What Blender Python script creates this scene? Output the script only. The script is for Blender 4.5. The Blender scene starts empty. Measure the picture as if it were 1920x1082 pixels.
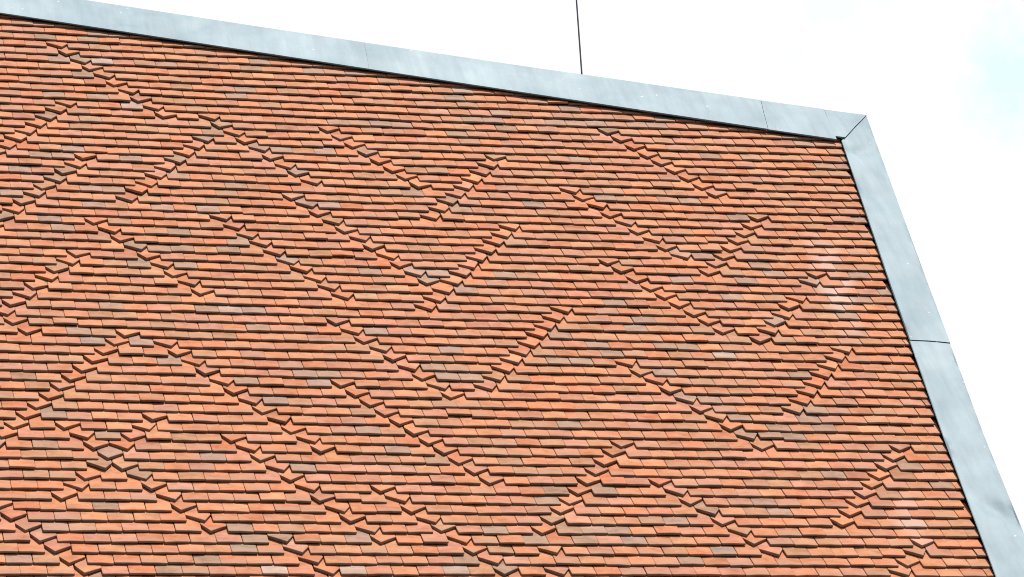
import bpy, math, random
import numpy as np
from mathutils import Vector, Matrix, noise

random.seed(7)
SC = bpy.context.scene
COL = SC.collection

# ------------------------------------------------------------------ camera
CAM = Vector((0.0, 0.0, 1.65))
cam_data = bpy.data.cameras.new('camera')
cam_data.sensor_width = 36.0
cam_data.lens = 119.15
cam_data.clip_start = 0.5
cam_data.clip_end = 5000.0
cam = bpy.data.objects.new('camera', cam_data)
COL.objects.link(cam)
ROT = Matrix(((0.968325, -0.026598, -0.248273),
              (-0.242449, -0.337926, -0.909409),
              (-0.059709, 0.940797, -0.33367)))
cam.matrix_world = Matrix.Translation(CAM) @ ROT.to_4x4()
SC.camera = cam

# ------------------------------------------------------------------ light
SUN_EL, SUN_AZ = math.radians(73), math.radians(40)        # azimuth: to the right of straight behind the viewer
to_sun = Vector((math.sin(SUN_AZ) * math.cos(SUN_EL), -math.cos(SUN_AZ) * math.cos(SUN_EL), math.sin(SUN_EL)))
sun_data = bpy.data.lights.new('sun', 'SUN')
sun_data.energy = 5.0
sun_data.angle = math.radians(0.6)
sun_data.color = (1.0, 0.955, 0.88)
sun = bpy.data.objects.new('sun', sun_data)
sun.rotation_euler = to_sun.to_track_quat('Z', 'Y').to_euler()
sun.location = (0, -20, 60)
COL.objects.link(sun)

world = bpy.data.worlds.new('World')
SC.world = world
world.use_nodes = True
wt = world.node_tree
wt.nodes.clear()


def N(tree, kind, **kw):
    n = tree.nodes.new(kind)
    for k, v in kw.items():
        if k in n.inputs.keys():
            n.inputs[k].default_value = v
        else:
            setattr(n, k, v)
    return n


def ramp(tree, stops, interp='LINEAR'):
    r = tree.nodes.new('ShaderNodeValToRGB')
    r.color_ramp.interpolation = interp
    el = r.color_ramp.elements
    while len(el) < len(stops):
        el.new(0.5)
    for e, (p, c) in zip(el, stops):
        e.position = p
        e.color = (c, c, c, 1) if not hasattr(c, '__len__') else (*c, 1)
    return r


L = wt.links.new
sky = N(wt, 'ShaderNodeTexSky', sky_type='NISHITA')
sky.sun_disc = False
sky.sun_elevation = SUN_EL
sky.sun_rotation = math.pi - SUN_AZ
bg_sky = N(wt, 'ShaderNodeBackground', Strength=0.15)
bg_cloud = N(wt, 'ShaderNodeBackground', Strength=0.395)
bg_cloud.inputs['Color'].default_value = (1.0, 1.0, 1.0, 1)
wtc = N(wt, 'ShaderNodeTexCoord')
# a thin overcast with pale gaps scattered over it; the widest gap stands up to the right of the roof
n1 = N(wt, 'ShaderNodeTexNoise', Scale=9.0, Detail=6.0, Roughness=0.55)
L(wtc.outputs['Generated'], n1.inputs['Vector'])
g1 = ramp(wt, [(0.60, 0.0), (0.74, 0.38)])
L(n1.outputs['Fac'], g1.inputs['Fac'])
gap_dir = (ROT @ Vector(((1925 - 960) / 6355, (541 - 150) / 6355, -1))).normalized()
vd = N(wt, 'ShaderNodeVectorMath', operation='DISTANCE')
vd.inputs[1].default_value = gap_dir
L(wtc.outputs['Generated'], vd.inputs[0])
n2 = N(wt, 'ShaderNodeTexNoise', Scale=70.0, Detail=5.0, Roughness=0.6)
L(wtc.outputs['Generated'], n2.inputs['Vector'])
ma = N(wt, 'ShaderNodeMath', operation='MULTIPLY_ADD')
ma.inputs[1].default_value = 0.045
L(n2.outputs['Fac'], ma.inputs[0])
L(vd.outputs['Value'], ma.inputs[2])
g2 = ramp(wt, [(0.028, 0.42), (0.046, 0.0)])
L(ma.outputs[0], g2.inputs['Fac'])
mx = N(wt, 'ShaderNodeMath', operation='MAXIMUM')
L(g1.outputs['Color'], mx.inputs[0])
L(g2.outputs['Color'], mx.inputs[1])
wmix = N(wt, 'ShaderNodeMixShader')
wout = N(wt, 'ShaderNodeOutputWorld')
wb = N(wt, 'ShaderNodeMix', data_type='RGBA', blend_type='MULTIPLY')
wb.inputs[0].default_value = 1.0
wb.inputs[7].default_value = (0.85, 1.5, 1.25, 1)
L(sky.outputs['Color'], wb.inputs[6])
L(wb.outputs[2], bg_sky.inputs['Color'])
L(mx.outputs[0], wmix.inputs['Fac'])
L(bg_cloud.outputs[0], wmix.inputs[1])
L(bg_sky.outputs[0], wmix.inputs[2])
L(wmix.outputs[0], wout.inputs['Surface'])

SC.view_settings.view_transform = 'Standard'
SC.view_settings.look = 'None'
SC.view_settings.exposure = 1.4
SC.view_settings.gamma = 1.0
SC.view_settings.use_curve_mapping = False
SC.cycles.diffuse_bounces = 1
SC.cycles.filter_width = 1.0

# ------------------------------------------------------------------ the roof plane
# x runs along the courses, s down the slope, z out of the roof
PITCH = math.radians(53.555)
ORIGIN = CAM + Vector((2.93222, 23.88428, 10.67871))
AX = Vector((1, 0, 0))
AS = Vector((0, -math.cos(PITCH), -math.sin(PITCH)))
AN = Vector((0, -math.sin(PITCH), math.cos(PITCH)))
ROOF = Matrix.Translation(ORIGIN) @ Matrix((AX, -AS, AN)).transposed().to_4x4()   # local y points up the slope
BASE = Vector((ORIGIN.x + 3, ORIGIN.y - 2.2, 0))                                   # foot of the building
GAUGE, TW, TL, TT = 0.10726, 0.165, 0.265, 0.0145
BED = 0.0060                       # the tiles ride a little above the course below
ALPHA = math.atan((TT + BED) / GAUGE)


def lerp_line(pts, s):
    for (x0, s0), (x1, s1) in zip(pts, pts[1:]):
        if s <= s1 or (x1, s1) == pts[-1]:
            return x0 + (x1 - x0) * (s - s0) / (s1 - s0)


# inner and outer edges of the metal capping, as (x, s) on the roof
TOP_IN = [(-1.2, -0.541), (-0.318, -0.347), (1.629, 0.086), (3.596, 0.522), (5.586, 0.957), (6.164, 1.083)]
TOP_OUT = [(-1.2, -0.965), (0.43, -0.611), (1.684, -0.330), (3.679, 0.098), (5.709, 0.510), (6.495, 0.672)]
SIDE_IN = [(6.164, 1.083), (5.95, 3.18), (5.78, 4.983), (5.659, 6.525), (5.60, 7.15)]
SIDE_OUT = [(6.495, 0.672), (6.247, 3.166), (6.076, 4.975), (5.99, 6.2), (5.91, 7.15)]


def top_s(x):
    for (x0, s0), (x1, s1) in zip(TOP_IN, TOP_IN[1:]):
        if x <= x1 or x1 == TOP_IN[-1][0]:
            return s0 + (s1 - s0) * (x - x0) / (x1 - x0)


def side_x(s):
    return lerp_line(SIDE_IN, max(s, 0.9))


# ------------------------------------------------------------------ materials
def new_mat(name):
    m = bpy.data.materials.new(name)
    m.use_nodes = True
    t = m.node_tree
    t.nodes.clear()
    out = t.nodes.new('ShaderNodeOutputMaterial')
    b = t.nodes.new('ShaderNodeBsdfPrincipled')
    t.links.new(b.outputs[0], out.inputs['Surface'])
    return m, t, b


def mixc(t, fac, a, b, mode='MIX'):
    n = t.nodes.new('ShaderNodeMix')
    n.data_type = 'RGBA'
    n.blend_type = mode
    for sock, v in ((n.inputs[0], fac), (n.inputs[6], a), (n.inputs[7], b)):
        if hasattr(v, 'is_linked') or hasattr(v, 'links'):
            t.links.new(v, sock)
        elif hasattr(v, '__len__'):
            sock.default_value = (*v, 1)
        else:
            sock.default_value = v
    return n.outputs[2]


def math_n(t, op, a, b=None, clamp=False):
    n = t.nodes.new('ShaderNodeMath')
    n.operation = op
    n.use_clamp = clamp
    for i, v in enumerate((a, b)):
        if v is None:
            continue
        if hasattr(v, 'links'):
            t.links.new(v, n.inputs[i])
        else:
            n.inputs[i].default_value = v
    return n.outputs[0]


def tile_material(name, from_object):
    m, t, b = new_mat(name)
    K = t.links.new
    if from_object:
        oi = t.nodes.new('ShaderNodeObjectInfo')
        col, rnd = oi.outputs['Color'], oi.outputs['Alpha']
    else:
        at = N(t, 'ShaderNodeAttribute', attribute_name='clay')
        col, rnd = at.outputs['Color'], at.outputs['Alpha']
    uv = N(t, 'ShaderNodeUVMap', uv_map='tile')
    sep = t.nodes.new('ShaderNodeSeparateXYZ')
    K(uv.outputs[0], sep.inputs[0])
    # every tile has its own piece of the clay
    off = t.nodes.new('ShaderNodeCombineXYZ')
    K(math_n(t, 'MULTIPLY', rnd, 173.0), off.inputs[0])
    K(math_n(t, 'MULTIPLY', rnd, 61.0), off.inputs[1])
    K(rnd, off.inputs[2])
    va = N(t, 'ShaderNodeVectorMath', operation='ADD')
    K(uv.outputs[0], va.inputs[0])
    K(off.outputs[0], va.inputs[1])
    vs = N(t, 'ShaderNodeVectorMath', operation='MULTIPLY')
    vs.inputs[1].default_value = (1.0, 1.15, 1.0)
    K(va.outputs[0], vs.inputs[0])
    big = N(t, 'ShaderNodeTexNoise', Scale=1.5, Detail=3.0, Roughness=0.6)
    K(vs.outputs[0], big.inputs['Vector'])
    mid = N(t, 'ShaderNodeTexNoise', Scale=7.0, Detail=4.0, Roughness=0.65)
    K(vs.outputs[0], mid.inputs['Vector'])
    fine = N(t, 'ShaderNodeTexNoise', Scale=34.0, Detail=3.0, Roughness=0.6)
    K(va.outputs[0], fine.inputs['Vector'])
    # clouding of the fired clay
    fr = ramp(t, [(0.3, 0.76), (0.7, 1.20)])
    K(big.outputs['Fac'], fr.inputs['Fac'])
    c = mixc(t, 1.0, col, fr.outputs['Color'], 'MULTIPLY')
    mr = ramp(t, [(0.35, 0.93), (0.65, 1.06)])
    K(mid.outputs['Fac'], mr.inputs['Fac'])
    c = mixc(t, 1.0, c, mr.outputs['Color'], 'MULTIPLY')
    # bluish-brown firing marks that run across part of a tile
    vm = N(t, 'ShaderNodeVectorMath', operation='ADD')
    vm.inputs[1].default_value = (31.7, 12.3, 5.1)
    K(vs.outputs[0], vm.inputs[0])
    fm = N(t, 'ShaderNodeTexNoise', Scale=1.1, Detail=4.0, Roughness=0.55)
    K(vm.outputs[0], fm.inputs['Vector'])
    fmr = ramp(t, [(0.52, 0.0), (0.70, 0.42)])
    K(fm.outputs['Fac'], fmr.inputs['Fac'])
    c = mixc(t, fmr.outputs['Color'], c, (0.150, 0.082, 0.062))
    # grey-brown weathering that settles near the lower end of some tiles
    low = math_n(t, 'MULTIPLY', math_n(t, 'SUBTRACT', 0.62, sep.outputs[1]), 0.55)
    w = math_n(t, 'ADD', math_n(t, 'ADD', low, big.outputs['Fac']), math_n(t, 'MULTIPLY', math_n(t, 'FRACT', math_n(t, 'MULTIPLY', rnd, 37.0)), 0.35))
    wr = ramp(t, [(0.78, 0.0), (1.12, 0.62)])
    K(w, wr.inputs['Fac'])
    c = mixc(t, wr.outputs['Color'], c, (0.142, 0.092, 0.070))
    # pits and specks
    pt = ramp(t, [(0.28, 0.55), (0.36, 1.0)])
    K(fine.outputs['Fac'], pt.inputs['Fac'])
    c = mixc(t, 1.0, c, pt.outputs['Color'], 'MULTIPLY')
    # small pale flecks scattered over the clay
    fk = ramp(t, [(0.735, 0.0), (0.77, 0.8)])
    K(mid.outputs['Fac'], fk.inputs['Fac'])
    c = mixc(t, fk.outputs['Color'], c, (0.26, 0.225, 0.20))
    # lime that ran down the tiles below the right-hand corner
    geo = t.nodes.new('ShaderNodeNewGeometry')
    for (cx, cs, ku, kv, top) in ((5.55, 3.05, 4.0, 0.85, 0.60), (5.28, 5.90, 4.5, 1.6, 0.42)):
        d1 = N(t, 'ShaderNodeVectorMath', operation='SUBTRACT')
        d1.inputs[1].default_value = ROOF @ Vector((cx, -cs, 0))
        K(geo.outputs['Position'], d1.inputs[0])
        du = N(t, 'ShaderNodeVectorMath', operation='DOT_PRODUCT')
        du.inputs[1].default_value = AX + AS * 0.10
        dv = N(t, 'ShaderNodeVectorMath', operation='DOT_PRODUCT')
        dv.inputs[1].default_value = AS
        K(d1.outputs[0], du.inputs[0])
        K(d1.outputs[0], dv.inputs[0])
        uu = math_n(t, 'MULTIPLY', du.outputs['Value'], ku)
        vv = math_n(t, 'MULTIPLY', dv.outputs['Value'], kv)
        rr = math_n(t, 'ADD', math_n(t, 'MULTIPLY', uu, uu), math_n(t, 'MULTIPLY', vv, vv))
        rr = math_n(t, 'ADD', rr, math_n(t, 'MULTIPLY', big.outputs['Fac'], 0.8))
        rr = math_n(t, 'ADD', rr, math_n(t, 'MULTIPLY', math_n(t, 'FRACT', math_n(t, 'MULTIPLY', rnd, 71.0)), 0.7))
        sr = ramp(t, [(0.42, top), (1.30, 0.0)])
        K(rr, sr.inputs['Fac'])
        c = mixc(t, sr.outputs['Color'], c, (0.245, 0.205, 0.20))
    K(c, b.inputs['Base Color'])
    b.inputs['Roughness'].default_value = 0.9
    b.inputs['Specular IOR Level'].default_value = 0.10
    bp = N(t, 'ShaderNodeBump', Strength=0.35, Distance=0.004)
    K(mid.outputs['Fac'], bp.inputs['Height'])
    K(bp.outputs[0], b.inputs['Normal'])
    return m


M_TILE = tile_material('fired_clay', True)
M_MASS = tile_material('fired_clay_mass', False)


def metal_material():
    m, t, b = new_mat('weathered_zinc')
    K = t.links.new
    tc = t.nodes.new('ShaderNodeTexCoord')
    big = N(t, 'ShaderNodeTexNoise', Scale=1.6, Detail=4.0, Roughness=0.6)
    K(tc.outputs['Object'], big.inputs['Vector'])
    mp = N(t, 'ShaderNodeMapping')
    mp.inputs['Scale'].default_value = (9.0, 1.3, 1.0)
    mp.inputs['Rotation'].default_value = (0, 0, 0.25)
    K(tc.outputs['Object'], mp.inputs['Vector'])
    st = N(t, 'ShaderNodeTexNoise', Scale=1.6, Detail=5.0, Roughness=0.65)
    K(mp.outputs[0], st.inputs['Vector'])
    sp = N(t, 'ShaderNodeTexNoise', Scale=26.0, Detail=2.0, Roughness=0.5)
    K(tc.outputs['Object'], sp.inputs['Vector'])
    a = ramp(t, [(0.3, (0.074, 0.110, 0.138)), (0.7, (0.121, 0.161, 0.188))])
    K(big.outputs['Fac'], a.inputs['Fac'])
    s = ramp(t, [(0.33, 0.88), (0.68, 1.08)])
    K(st.outputs['Fac'], s.inputs['Fac'])
    c = mixc(t, 1.0, a.outputs['Color'], s.outputs['Color'], 'MULTIPLY')
    w = ramp(t, [(0.735, 0.0), (0.78, 0.6)])
    K(sp.outputs['Fac'], w.inputs['Fac'])
    c = mixc(t, w.outputs['Color'], c, (0.30, 0.33, 0.34))
    K(c, b.inputs['Base Color'])
    b.inputs['Metallic'].default_value = 0.0
    b.inputs['Specular IOR Level'].default_value = 0.14
    b.inputs['Roughness'].default_value = 0.6
    bp = N(t, 'ShaderNodeBump', Strength=0.25, Distance=0.02)
    K(big.outputs['Fac'], bp.inputs['Height'])
    K(bp.outputs[0], b.inputs['Normal'])
    return m


M_METAL = metal_material()


def plain(name, col, rough, metal=0.0, noise=None):
    m, t, b = new_mat(name)
    if noise:
        tc = t.nodes.new('ShaderNodeTexCoord')
        n = N(t, 'ShaderNodeTexNoise', Scale=noise, Detail=5.0)
        t.links.new(tc.outputs['Object'], n.inputs['Vector'])
        r = ramp(t, [(0.3, [v * 0.75 for v in col]), (0.7, [v * 1.2 for v in col])])
        t.links.new(n.outputs['Fac'], r.inputs['Fac'])
        t.links.new(r.outputs['Color'], b.inputs['Base Color'])
    else:
        b.inputs['Base Color'].default_value = (*col, 1)
    b.inputs['Roughness'].default_value = rough
    b.inputs['Metallic'].default_value = metal
    return m


M_DECK = plain('dark_sheathing', (0.035, 0.028, 0.024), 0.9, 0, 6.0)
M_WALL = plain('lime_render', (0.42, 0.40, 0.36), 0.9, 0, 1.5)
M_GROUND = plain('trodden_ground', (0.04, 0.042, 0.035), 0.95, 0, 0.35)
M_ROD = plain('dark_steel', (0.03, 0.036, 0.06), 0.45, 0.6, 14.0)

# ------------------------------------------------------------------ ground and building body


def mesh_obj(name, verts, faces, mat, parent=None, smooth=False):
    me = bpy.data.meshes.new(name)
    me.from_pydata([tuple(v) for v in verts], [], faces)
    me.materials.append(mat)
    if smooth:
        for p in me.polygons:
            p.use_smooth = True
        me.set_sharp_from_angle(angle=math.radians(25))
    me.update()
    o = bpy.data.objects.new(name, me)
    COL.objects.link(o)
    if parent:
        o.parent = parent
    return o


gx = 1500
ground = mesh_obj('ground', [(-gx, -gx, 0), (gx, -gx, 0), (gx, gx, 0), (-gx, gx, 0)], [(0, 1, 2, 3)], M_GROUND)
ground['kind'] = 'structure'

roof = bpy.data.objects.new('tiled_roof', None)
roof.empty_display_size = 0.5
roof.location = BASE
COL.objects.link(roof)
roof['label'] = 'steep orange clay tiled roof with zigzag lines of turned tiles and pale metal capping'
roof['category'] = 'roof'
roof['kind'] = 'thing'
LOCAL = Matrix.Translation(-BASE) @ ROOF          # roof plane seen from the roof's own base


def rp(x, s, z):
    return LOCAL @ Vector((x, -s, z))


# sheathing under the tiles, a closed slab with the outline of the roof, set in from the capping
outline = [(-1.2, -0.90), (0.43, -0.57), (3.68, 0.14), (5.70, 0.55), (6.44, 0.70), (6.20, 3.16), (6.03, 4.97), (5.95, 6.2), (5.87, 7.12), (-1.2, 7.12)]
nv = len(outline)
vs_ = [rp(x, s, -0.056) for x, s in outline] + [rp(x, s, -0.056) + Vector((0, 0.55, -0.10)) for x, s in outline]
fs_ = [tuple(range(nv - 1, -1, -1)), tuple(range(nv, 2 * nv))] + [(i, (i + 1) % nv, nv + (i + 1) % nv, nv + i) for i in range(nv)]
deck = mesh_obj('sheathing', vs_, fs_, M_DECK, roof)
# rendered wall that carries the eaves, below the picture
e0, e1 = rp(-1.2, 7.12, -0.3), rp(5.8, 7.12, -0.3)
wv = []
for z in (0.0, e0.z - 0.05):
    for x, y in ((e0.x, e0.y + 0.25), (e1.x, e0.y + 0.25), (e1.x, e0.y + 5.0), (e0.x, e0.y + 5.0)):
        wv.append((x, y, z))
mesh_obj('wall', wv, [(3, 2, 1, 0), (4, 5, 6, 7), (0, 1, 5, 4), (1, 2, 6, 5), (2, 3, 7, 6), (3, 0, 4, 7)], M_WALL, roof)

# ------------------------------------------------------------------ tiles
CHAINS = "1,1,R;2,2,L;3,3,R;4,4,L;5,5,R;6,6,L;7,7,R;8,8,L;9,1,R;9,9,R;10,0,R;10,10,L;10,14,R;10,52,L;11,-1,R;11,15,L;11,25,L;11,53,L;12,-2,R;12,16,R;12,26,L;12,54,L;13,-3,R;13,13,R;13,17,L;13,27,L;13,55,L;14,-4,R;14,12,R;14,18,R;14,28,L;14,40,L;14,56,L;15,-5,R;15,11,R;15,19,L;15,29,L;15,39,R;15,57,L;16,2,L;16,10,R;16,20,R;16,30,L;16,38,R;16,58,L;17,1,R;17,9,R;17,21,L;17,31,L;17,37,R;17,59,L;18,0,L;18,8,R;18,22,R;18,32,L;18,36,R;18,46,R;18,60,L;19,-1,R;19,7,R;19,35,R;19,47,L;20,-2,L;20,6,R;20,20,L;20,34,R;20,48,R;21,-3,R;21,5,R;21,21,R;21,33,R;21,49,L;21,63,L;22,-4,L;22,22,L;22,32,R;22,50,R;22,62,L;23,-5,R;23,13,R;23,23,R;23,39,R;23,51,L;23,61,L;24,-6,L;24,2,L;24,14,R;24,24,L;24,38,R;24,52,R;24,60,L;25,3,R;25,15,R;25,25,R;25,37,R;25,53,L;25,59,L;26,4,L;26,16,R;26,26,L;26,36,R;26,54,R;26,58,L;27,5,R;27,17,R;27,27,R;27,35,R;27,47,L;27,57,L;28,0,L;28,6,L;28,18,R;28,28,L;28,34,R;28,48,L;28,56,L;28,66,L;29,-1,R;29,7,R;29,19,R;29,29,R;29,33,R;29,49,L;29,65,R;30,-2,L;30,8,L;30,20,R;30,30,L;30,32,R;30,50,L;31,-3,R;31,9,R;31,21,R;31,31,R;31,51,L;31,63,R;32,-4,L;32,10,L;32,22,R;32,30,R;32,52,L;32,62,L;33,-5,R;33,29,R;33,41,R;33,53,L;33,61,R;34,-6,L;34,40,R;34,54,L;34,60,L;35,-7,R;35,21,L;35,39,R;35,55,L;35,59,R;36,-6,L;36,22,R;36,38,R;36,58,L;37,-5,L;37,3,L;37,23,L;37,37,R;37,65,R;38,2,L;38,6,R;38,24,R;38,36,R;38,64,R;39,1,L;39,7,L;39,25,L;39,35,R;39,45,R;39,63,R;40,0,L;40,8,R;40,26,R;40,34,R;40,46,L;40,62,R;41,-1,L;41,9,L;41,27,L;41,33,R;41,47,R;41,61,R;42,-2,L;42,10,R;42,20,L;42,28,R;42,32,R;42,48,L;42,60,R;43,-3,L;43,11,L;43,21,L;43,29,L;43,49,R;43,59,R;44,-4,L;44,12,R;44,22,L;44,50,L;44,58,R;45,-5,L;45,13,L;45,23,L;45,51,R;46,-6,L;46,4,L;46,14,R;46,24,L;46,52,L;47,-7,L;47,-3,L;47,3,R;47,15,L;47,25,L;47,53,R;48,-2,R;48,2,L;48,10,L;48,16,R;48,26,L;48,42,L;48,54,L;48,66,L;49,-1,L;49,1,R;49,11,R;49,17,L;49,27,L;49,41,L;49,65,L;50,0,L;50,12,L;50,28,L;50,40,L;50,64,L;51,-1,R;51,1,L;51,13,R;51,29,L;51,39,L;51,63,L;52,-2,L;52,2,R;52,14,L;52,30,L;52,38,L;52,44,L;52,62,L;53,-3,R;53,3,L;53,15,R;53,21,L;53,37,L;53,45,R;53,61,L;54,-4,L;54,4,R;54,16,L;54,22,R;54,36,L;54,46,L;54,60,L;55,-9,L;55,5,L;55,17,R;55,23,L;55,35,L;55,47,R;55,59,L;56,-8,L;56,6,R;56,18,L;56,24,R;56,34,L;56,48,L;56,58,L;57,-7,L;57,7,L;57,19,R;57,25,L;57,33,L;57,49,R;58,-6,L;58,12,R;58,20,L;58,26,R;58,50,L;58,64,L;59,-5,L;59,13,R;59,27,L;59,33,R;59,51,R;59,63,R;60,-4,L;60,14,R;60,28,R;60,62,L;61,-3,L;61,15,R;61,29,L;61,33,R;61,61,R"
TURN = {}
for e in CHAINS.split(';'):
    r_, p_, v_ = e.split(',')
    TURN[(int(r_), int(p_))] = v_
# the zigzag lines run on past the edge of the picture
for r_, p_, d_, n_ in ((16, -6, -1, 6), (25, -7, -1, 5), (48, -8, -1, 4), (54, -10, -1, 3), (62, -2, 1, 4), (62, 16, 1, 4),
                       (62, 30, 1, 4), (62, 60, -1, 4)):
    for k in range(n_):
        TURN[(r_ + k, p_ + d_ * k)] = 'R' if k % 2 else 'L'

HW = 0.0815


def loft(breaks, L_, t, rand):
    """one tile: (x, y of lower edge, z) breaks across, a rounded lower edge, solid underside. lower edge at y=0, top face at z=0"""
    V, F, UV = [], [], []
    skew = rand.uniform(-0.0012, 0.0012)
    cr = rand.uniform(0.001, 0.0032)
    for x, y0, dz in breaks:
        y0 = y0 + skew * x / HW
        cam_ = -cr * (x / HW) ** 2
        for y, z in ((y0, -t + cam_), (y0, -0.0028 + cam_ + dz), (y0 + 0.0028, cam_ + dz), (L_, dz), (L_, -t)):
            V.append((x, y, z))
            UV.append((x / TW + 0.5, y / GAUGE))
    n = len(breaks)
    for i in range(n - 1):
        a, b = i * 5, i * 5 + 5
        for k in range(5):
            k2 = (k + 1) % 5
            F.append((a + k, b + k, b + k2, a + k2))
    F.append((4, 3, 2, 1, 0))
    e = (n - 1) * 5
    F.append((e, e + 1, e + 2, e + 3, e + 4))
    return V, F, UV


def plain_tile(rand):
    h = HW + rand.uniform(-0.0008, 0.0006)
    c1, c2 = rand.uniform(0.003, 0.009), rand.uniform(0.003, 0.009)
    j = [rand.uniform(-0.0008, 0.0008) for _ in range(4)]
    br = [(-h, c1 * 0.7, -0.0022), (-h + 0.0025, c1 * 0.35, 0), (-h + c1 + 0.002, 0 + j[0], 0), (0, j[1], 0),
          (h - c2 - 0.002, j[2], 0), (h - 0.0025, c2 * 0.35, 0), (h, c2 * 0.7, -0.0022)]
    return loft(br, TL, TT, rand)


def turned_tile(rand, hand):
    # a tile turned about 33 degrees in its course: one corner points down, the rest stays inside its own bay
    ang = math.radians(rand.uniform(31.5, 35.0))
    xt = (0.19 + rand.uniform(-0.02, 0.02)) * TW
    if hand == 'R':
        a1, a2 = math.tan(ang), 1 / math.tan(ang)
    else:
        xt, a1, a2 = -xt * 0.9, 1 / math.tan(ang), math.tan(ang)
    h = HW - 0.001

    def yb(x):
        return 1.14 * ((xt - x) * a1 if x < xt else (x - xt) * a2) - 0.002
    xs = [-h, -h + 0.003, (xt - h) / 2, xt - 0.004, xt, xt + 0.004, (xt + h) / 2, h - 0.003, h]
    br = []
    for i, x in enumerate(xs):
        y = yb(x)
        if i == 4:
            y += 0.0016
        br.append((x, y, -0.002 if i in (0, 8) else 0))
    return loft(br, TL - 0.02, TT + 0.004, rand)


rv = random.Random(3)
VAR = {'P': [plain_tile(rv) for _ in range(14)], 'L': [turned_tile(rv, 'L') for _ in range(6)], 'R': [turned_tile(rv, 'R') for _ in range(6)]}


def corr(x, s):
    """the courses as they were laid: slow drift of the battens"""
    p, r = x / (TW / 2), s / GAUGE
    u, v = (p * TW / 2) / 3 - 1, (r * GAUGE) / 3.3 - 1
    u = max(-1.35, min(1.15, u)); v = max(-1.15, min(1.1, v))
    D = (1, u, v, u * u, u * v, v * v, u ** 3, u * u * v, u * v * v, v ** 3)
    C = [[-0.00393, 0.01448], [-0.00017, -0.00541], [0.00862, -0.00023], [0.00842, -0.02057], [0.00417, 0.0155], [0.00579, -0.04011], [0.00296, 0.0018], [-0.00469, 0.02956], [0.00333, -0.02491], [-0.01099, 0.00625]]
    return sum(d * c[0] for d, c in zip(D, C)), sum(d * c[1] for d, c in zip(D, C))


def clay(rnd, x, s):
    # the weathered tiles gather in loose clusters
    k = rnd.random() + 0.16 * noise.noise(Vector((x * 0.9, s * 1.3, 4.2))) + 0.06 * noise.noise(Vector((x * 3, s * 4, 9.2)))
    j = rnd.gauss(0, 1)
    g = 1.0 + 0.07 * rnd.gauss(0, 1)
    if k < 0.62:
        c = (0.230, 0.0925 + 0.006 * j, 0.0490 + 0.004 * j)
    elif k < 0.82:
        c = (0.214, 0.0915 + 0.005 * j, 0.059 + 0.005 * j)
    elif k < 0.915:
        c = (0.194, 0.094 + 0.005 * j, 0.053 + 0.005 * j)
    elif k < 0.965:
        c = (0.162, 0.098 + 0.004 * j, 0.075 + 0.005 * j)
    elif k < 1.04:
        c = (0.156, 0.094 + 0.004 * j, 0.066 + 0.005 * j)
    else:
        c = (0.19, 0.135, 0.112)
    return tuple(max(0.02, min(0.75, v * g * 0.95)) for v in c)


rt = random.Random(11)
tiles = []          # kind, variant, matrix, colour, rnd, cut-or-None, projected size
for r in range(-9, 66):
    ph = [rt.uniform(0, 6.28) for _ in range(4)]
    am = [rt.gauss(0, 0.0018) for _ in range(4)]
    for p in range(-26, 84):
        if (p - r) % 2:
            continue
        x0, s0 = p * TW / 2, r * GAUGE
        if x0 < -1.12 or s0 > 6.95:
            continue
        dx, ds = corr(x0, s0)
        hand = TURN.get((r, p), 'P')
        kind = 'roof_tile' if hand == 'P' else 'turned_tile'
        wob = sum(a * math.sin(x0 * f + q) for a, f, q in zip(am, (1.1, 2.3, 4.1, 7.0), ph))
        x = x0 + dx + rt.gauss(0, 0.0007)
        s = s0 + ds + wob + rt.gauss(0, 0.0021)
        if hand != 'P':
            s += 0.002
        if rt.random() < 0.03:
            s += rt.uniform(-0.010, 0.012)
        if hand == 'P' and rt.random() < 0.006:
            s -= rt.uniform(0.012, 0.03)          # a tile that sits too high
        if x > 6.45 or s < top_s(min(x, 6.16)) - 0.10:
            continue
        cut = None
        lim = side_x(s) + 0.018
        if x + HW > lim - 0.07:
            if x - HW > side_x(s + 0.0) - 0.012:
                continue
            cut = True
        lift = abs(rt.gauss(0, 0.0021)) + (rt.uniform(0.002, 0.005) if hand != 'P' else 0)
        if hand == 'P' and rt.random() < 0.06:
            lift += rt.uniform(0.002, 0.006)
        tilt = -ALPHA + math.radians(rt.gauss(0, 0.35) - lift * 180 * 0.9)
        M = (Matrix.Translation((x, -s, lift)) @ Matrix.Rotation(math.radians(rt.gauss(0, 0.7 if hand == 'P' else 1.4)), 4, 'Z')
             @ Matrix.Rotation(math.radians(rt.gauss(0, 0.8)), 4, 'Y') @ Matrix.Rotation(tilt, 4, 'X'))
        var = rt.randrange(len(VAR[hand]))
        w = ROOF @ Vector((x, -s, 0)) - CAM
        q = ROT.transposed() @ w
        px, py = q.x / -q.z * 6355 + 960, 541 - q.y / -q.z * 6355
        seen = -25 < px < 1945 and -14 < py < 1105
        tiles.append(dict(kind=kind, hand=hand, var=var, M=M, col=clay(rt, x, s), rnd=rt.random(), cut=cut, seen=seen, size=1 / (-q.z) ** 2, x=x, s=s))


def cut_geom(T):
    """a tile of the last bay, sawn along the slanting edge below the capping"""
    V, F, UV = VAR[T['hand']][T['var']]
    out = []
    for x, y, z in V:
        g = T['M'] @ Vector((x, y, z))
        lim = side_x(-g.y) + (0.022 if g.y > -T['s'] + 0.03 else 0.012)
        left = T['M'] @ Vector((-HW, y, z))
        full = left.x + 2 * HW
        k = min(1.0, max(0.03, (lim - left.x) / (full - left.x)))
        out.append((-HW + (x + HW) * k, y, z))
    return out, F, UV


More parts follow.
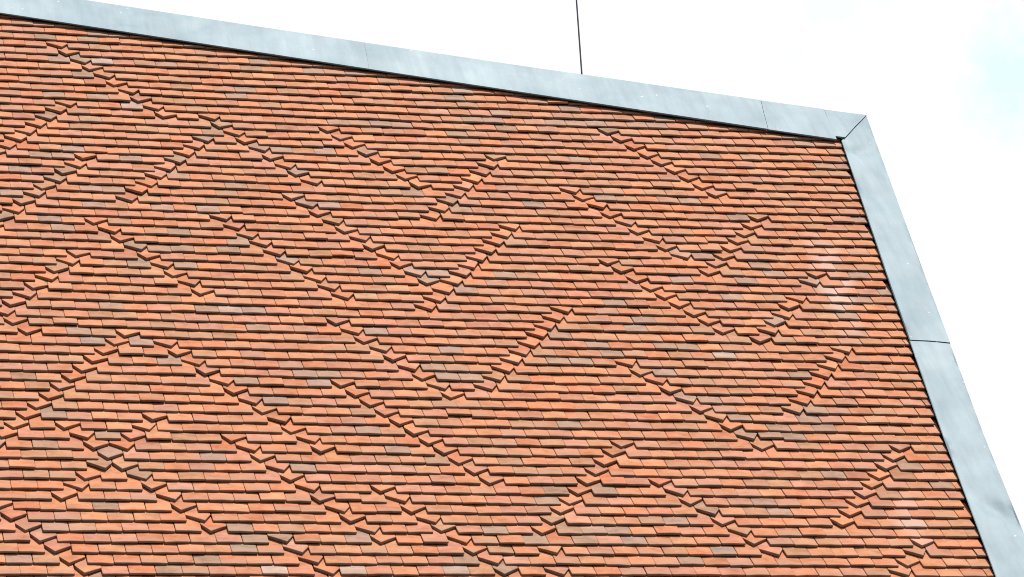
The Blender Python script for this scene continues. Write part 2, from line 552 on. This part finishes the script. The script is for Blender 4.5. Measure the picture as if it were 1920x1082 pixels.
def finish_mesh(me, uvs, mat):
    lay = me.uv_layers.new(name='tile')
    idx = np.empty(len(me.loops), dtype=np.int32)
    me.loops.foreach_get('vertex_index', idx)
    lay.data.foreach_set('uv', np.asarray(uvs, dtype=np.float32)[idx].ravel())
    me.materials.append(mat)
    me.update()


MESH = {}


def shared_mesh(hand, var, kind):
    if (hand, var) not in MESH:
        V, F, UV = VAR[hand][var]
        me = bpy.data.meshes.new(kind)
        me.from_pydata(V, [], F)
        finish_mesh(me, UV, M_TILE)
        MESH[(hand, var)] = me
    return MESH[(hand, var)]


mass = []
for kind in ('roof_tile', 'turned_tile'):
    mine = sorted([T for T in tiles if T['kind'] == kind], key=lambda T: (-T['seen'], -T['size']))
    for T in mine[:300]:
        if T['cut']:
            V, F, UV = cut_geom(T)
            me = bpy.data.meshes.new(kind)
            me.from_pydata(V, [], F)
            finish_mesh(me, UV, M_TILE)
        else:
            me = shared_mesh(T['hand'], T['var'], kind)
        o = bpy.data.objects.new(kind, me)
        COL.objects.link(o)
        o.parent = roof
        o.matrix_basis = LOCAL @ T['M']
        o.color = (*T['col'], T['rnd'])
    mass.append((kind, mine[300:]))

for kind, rest in mass:
    AV, AF, AUV, AC = [], [], [], []
    for T in rest:
        V, F, UV = cut_geom(T) if T['cut'] else VAR[T['hand']][T['var']]
        A = np.array(LOCAL @ T['M'])
        W = np.c_[np.array(V), np.ones(len(V))] @ A.T
        b0 = len(AV)
        AV.extend(map(tuple, W[:, :3]))
        AF.extend([tuple(i + b0 for i in f) for f in F])
        AUV.extend(UV)
        AC.extend([(*T['col'], T['rnd'])] * len(V))
    if not AV:
        continue
    nm = 'further_tiles' if kind == 'roof_tile' else 'further_turned_tiles'
    me = bpy.data.meshes.new(nm)
    me.from_pydata(AV, [], AF)
    ca = me.attributes.new('clay', 'FLOAT_COLOR', 'POINT')
    ca.data.foreach_set('color', np.asarray(AC, dtype=np.float32).ravel())
    finish_mesh(me, AUV, M_MASS)
    o = bpy.data.objects.new(nm, me)
    COL.objects.link(o)
    o.parent = roof
    o['kind'] = 'stuff'

# ------------------------------------------------------------------ metal capping
rm = random.Random(5)


def at(pts, k):
    """point at fraction k along a polyline"""
    ls = [math.dist(a, b) for a, b in zip(pts, pts[1:])]
    d = k * sum(ls)
    for (a, b), l in zip(zip(pts, pts[1:]), ls):
        if d <= l or (a, b) == (pts[-2], pts[-1]):
            return (a[0] + (b[0] - a[0]) * d / l, a[1] + (b[1] - a[1]) * d / l)
        d -= l


def sub(pts, k0, k1, n):
    return [at(pts, k0 + (k1 - k0) * i / (n - 1)) for i in range(n)]


DENTS = [(1.22, -0.313, 0.010, 0.10, -0.5), (3.68, 0.415, 0.011, 0.09, 0.3), (4.38, 0.524, 0.008, 0.09, -0.2), (6.26, 1.20, 0.012, 0.16, 0.1), (5.82, 4.26, 0.006, 0.16, 1.2), (5.88, 5.87, 0.010, 0.15, 1.0), (0.72, -0.325, 0.006, 0.08, 0.2), (6.18, 1.85, 0.008, 0.22, 1.1)]


def dent(x, s):
    d = 0.0
    for cx, cs, dep, r1, ang in DENTS:
        u = (x - cx) * math.cos(ang) + (s - cs) * math.sin(ang)
        v = -(x - cx) * math.sin(ang) + (s - cs) * math.cos(ang)
        d -= 2.6 * dep * math.exp(-(u / r1) ** 2 - (v / (r1 * 0.42)) ** 2)
    return d


def flashing(inn, out, z_in, z_a, z_b, lip=0.010, back=0.16, bow=0.003, n=70, lift0=0.0, lift1=0.0):
    """folded sheet: hem and lip at the inner edge, a slightly uneven face, turned down at the outer edge"""
    th = 0.0022
    I, O = inn, out
    cols = []
    for i in range(n):
        k = i / (n - 1)
        z_out = z_a + (z_b - z_a) * k
        (xi, si), (xo, so) = I[i], O[i]
        # the edges were measured 40 mm above the tiles: carry them along the line of sight to their own height
        xi, si = xi - 0.468 * (z_in - 0.04), si + 1.526 * (z_in - 0.04)
        xo, so = xo - 0.468 * (z_out - 0.04), so + 1.526 * (z_out - 0.04)
        lf = lift0 * (1 - k) + lift1 * k
        row = []
        dx, ds = xo - xi, so - si
        w = math.hypot(dx, ds)
        ex, es = dx / w, ds / w
        row.append((xi + ex * 0.010, si + es * 0.010, z_in - lip))
        row.append((xi + ex * 0.003, si + es * 0.003, z_in - 0.012))
        row.append((xi - ex * 0.001, si - es * 0.001, z_in - 0.004))
        row.append((xi + ex * 0.003, si + es * 0.003, z_in + 0.001 + lf))
        for f in (0.04, 0.14, 0.26, 0.38, 0.5, 0.62, 0.74, 0.86, 0.96):
            X_, S_ = xi + dx * f, si + ds * f
            bump_ = 0.004 * math.sin(f * 3.14) + dent(X_, S_) * math.sin(f * 3.14) ** 0.7 + bow * 3.0 * noise.noise(Vector((X_ * 3.1, S_ * 4.0, 1.0))) + bow * noise.noise(Vector((X_ * 9, S_ * 9, 3.0)))
            row.append((xi + dx * f, si + ds * f, z_in + (z_out - z_in) * f + bump_ + lf))
        row.append((xo - ex * 0.003, so - es * 0.003, z_out + lf))
        row.append((xo, so, z_out - 0.004 + lf))
        row.append((xo, so, z_out - back))
        cols.append(row)
    m = len(cols[0])
    V = [rp(x, s, z) for row in cols for x, s, z in row]
    F = []
    for i in range(n - 1):
        for j in range(m - 1):
            a = i * m + j
            F.append((a, a + m, a + m + 1, a + 1))
    # open ends closed by a thin returned edge
    e = len(V)
    for row in (cols[0], cols[-1]):
        V += [rp(x, s, z - 0.006) for x, s, z in row]
    for j in range(m - 1):
        F.append((j + 1, e + j + 1, e + j, j))
        q = (n - 1) * m + j
        F.append((q, e + m + j, e + m + j + 1, q + 1))
    o = mesh_obj('metal_flashing', V, F, M_METAL, roof, smooth=True)
    return o


Z0, ZT = 0.025, 0.008


def xk(pts, x):
    """fraction along the polyline at which it passes x"""
    ls = [math.dist(a, b) for a, b in zip(pts, pts[1:])]
    d = 0
    for (a, b), l in zip(zip(pts, pts[1:]), ls):
        if a[0] <= x <= b[0]:
            return (d + l * (x - a[0]) / (b[0] - a[0])) / sum(ls)
        d += l
    return 1.0


seams = [(-1.2, -1.2), (2.494, 2.519), (5.586, 5.646), (6.125, 6.152), (6.164, 6.495)]
for i, ((a_in, a_out), (b_in, b_out)) in enumerate(zip(seams, seams[1:])):
    last = i == len(seams) - 2
    si = sub(TOP_IN, xk(TOP_IN, a_in) + ((0, 0.0002, 0.0006, 0.0006)[i]), xk(TOP_IN, b_in), 70 if not last else 8)
    so = sub(TOP_OUT, xk(TOP_OUT, a_out) + ((0, 0.0002, 0.0006, 0.0006)[i]), xk(TOP_OUT, b_out), 70 if not last else 8)
    if last:
        # the short corner piece: its lower edge is cut back and shows the dark gap behind
        si = [(6.128 + 0.072 * k / 7, 1.020 + 0.022 * k / 7) for k in range(8)]
    flashing(si, so, Z0 + (0.002 if i % 2 else 0.0), ZT, ZT, n=len(si), lift1=(0.001, 0.003, 0.004, 0.006)[i])
kin, kout = 0.458, 0.496
flashing(sub(SIDE_IN, 0, kin, 70), sub(SIDE_OUT, 0, kout, 70), Z0 - 0.003, ZT - 0.002, 0.065, lift1=0.006)
flashing(sub(SIDE_IN, kin + 0.0005, 1, 70), sub(SIDE_OUT, kout + 0.0005, 1, 70), Z0 - 0.003, 0.064, 0.085)
# strip turned over the back edge, seen as a thin second line above the capping
bo = sub(TOP_OUT, xk(TOP_OUT, 3.45), xk(TOP_OUT, 5.9), 20)
V, F = [], []
for i, (x, s) in enumerate(bo):
    k = i / 19
    h = 0.010 + 0.020 * math.sin(min(1, k * 1.15) * 3.14)
    V += [rp(x, s - 0.032, ZT - 0.01), rp(x, s - 0.036 - h, ZT - 0.006), rp(x, s - 0.038 - h, ZT - 0.10)]
for i in range(19):
    a = i * 3
    F += [(a, a + 3, a + 4, a + 1), (a + 1, a + 4, a + 5, a + 2)]
mesh_obj('back_strip', V, F, M_METAL, roof)

# ------------------------------------------------------------------ lightning rod behind the capping
d0 = ROT @ Vector(((1091.7 - 960) / 6355, (541 - 150) / 6355, -1))
nrm = ROOF.to_3x3() @ Vector((0, 0, 1))
sv = (nrm.dot(ORIGIN - CAM) - 0.10) / nrm.dot(d0)
foot = CAM + d0 * sv
rod = bpy.data.objects.new('lightning_rod', None)
rod.location = foot - Vector((0, 0, 0.12))
COL.objects.link(rod)
rod['label'] = 'thin dark lightning rod rising behind the upper metal capping'
rod['category'] = 'lightning rod'
rod['kind'] = 'thing'


def tube(name, pts, rads, mat, parent, n=10):
    V, F = [], []
    for (x, y, z), r_ in zip(pts, rads):
        for k in range(n):
            a = 2 * math.pi * k / n
            V.append((x + r_ * math.cos(a), y + r_ * math.sin(a), z))
    for i in range(len(pts) - 1):
        for k in range(n):
            k2 = (k + 1) % n
            F.append((i * n + k, i * n + k2, (i + 1) * n + k2, (i + 1) * n + k))
    F.append(tuple(range(n - 1, -1, -1)))
    F.append(tuple(range((len(pts) - 1) * n, len(pts) * n)))
    return mesh_obj(name, V, F, mat, parent, smooth=True)


tube('shaft', [(0, 0, 0.0), (0, 0, 0.5), (0, 0, 1.6), (0, 0, 2.4), (0, 0, 2.55)], [0.0070, 0.0068, 0.0062, 0.0055, 0.001], M_ROD, rod)
tube('foot_clamp', [(0, 0, -0.02), (0, 0, 0.045), (0, 0, 0.05)], [0.016, 0.016, 0.010], M_ROD, rod)
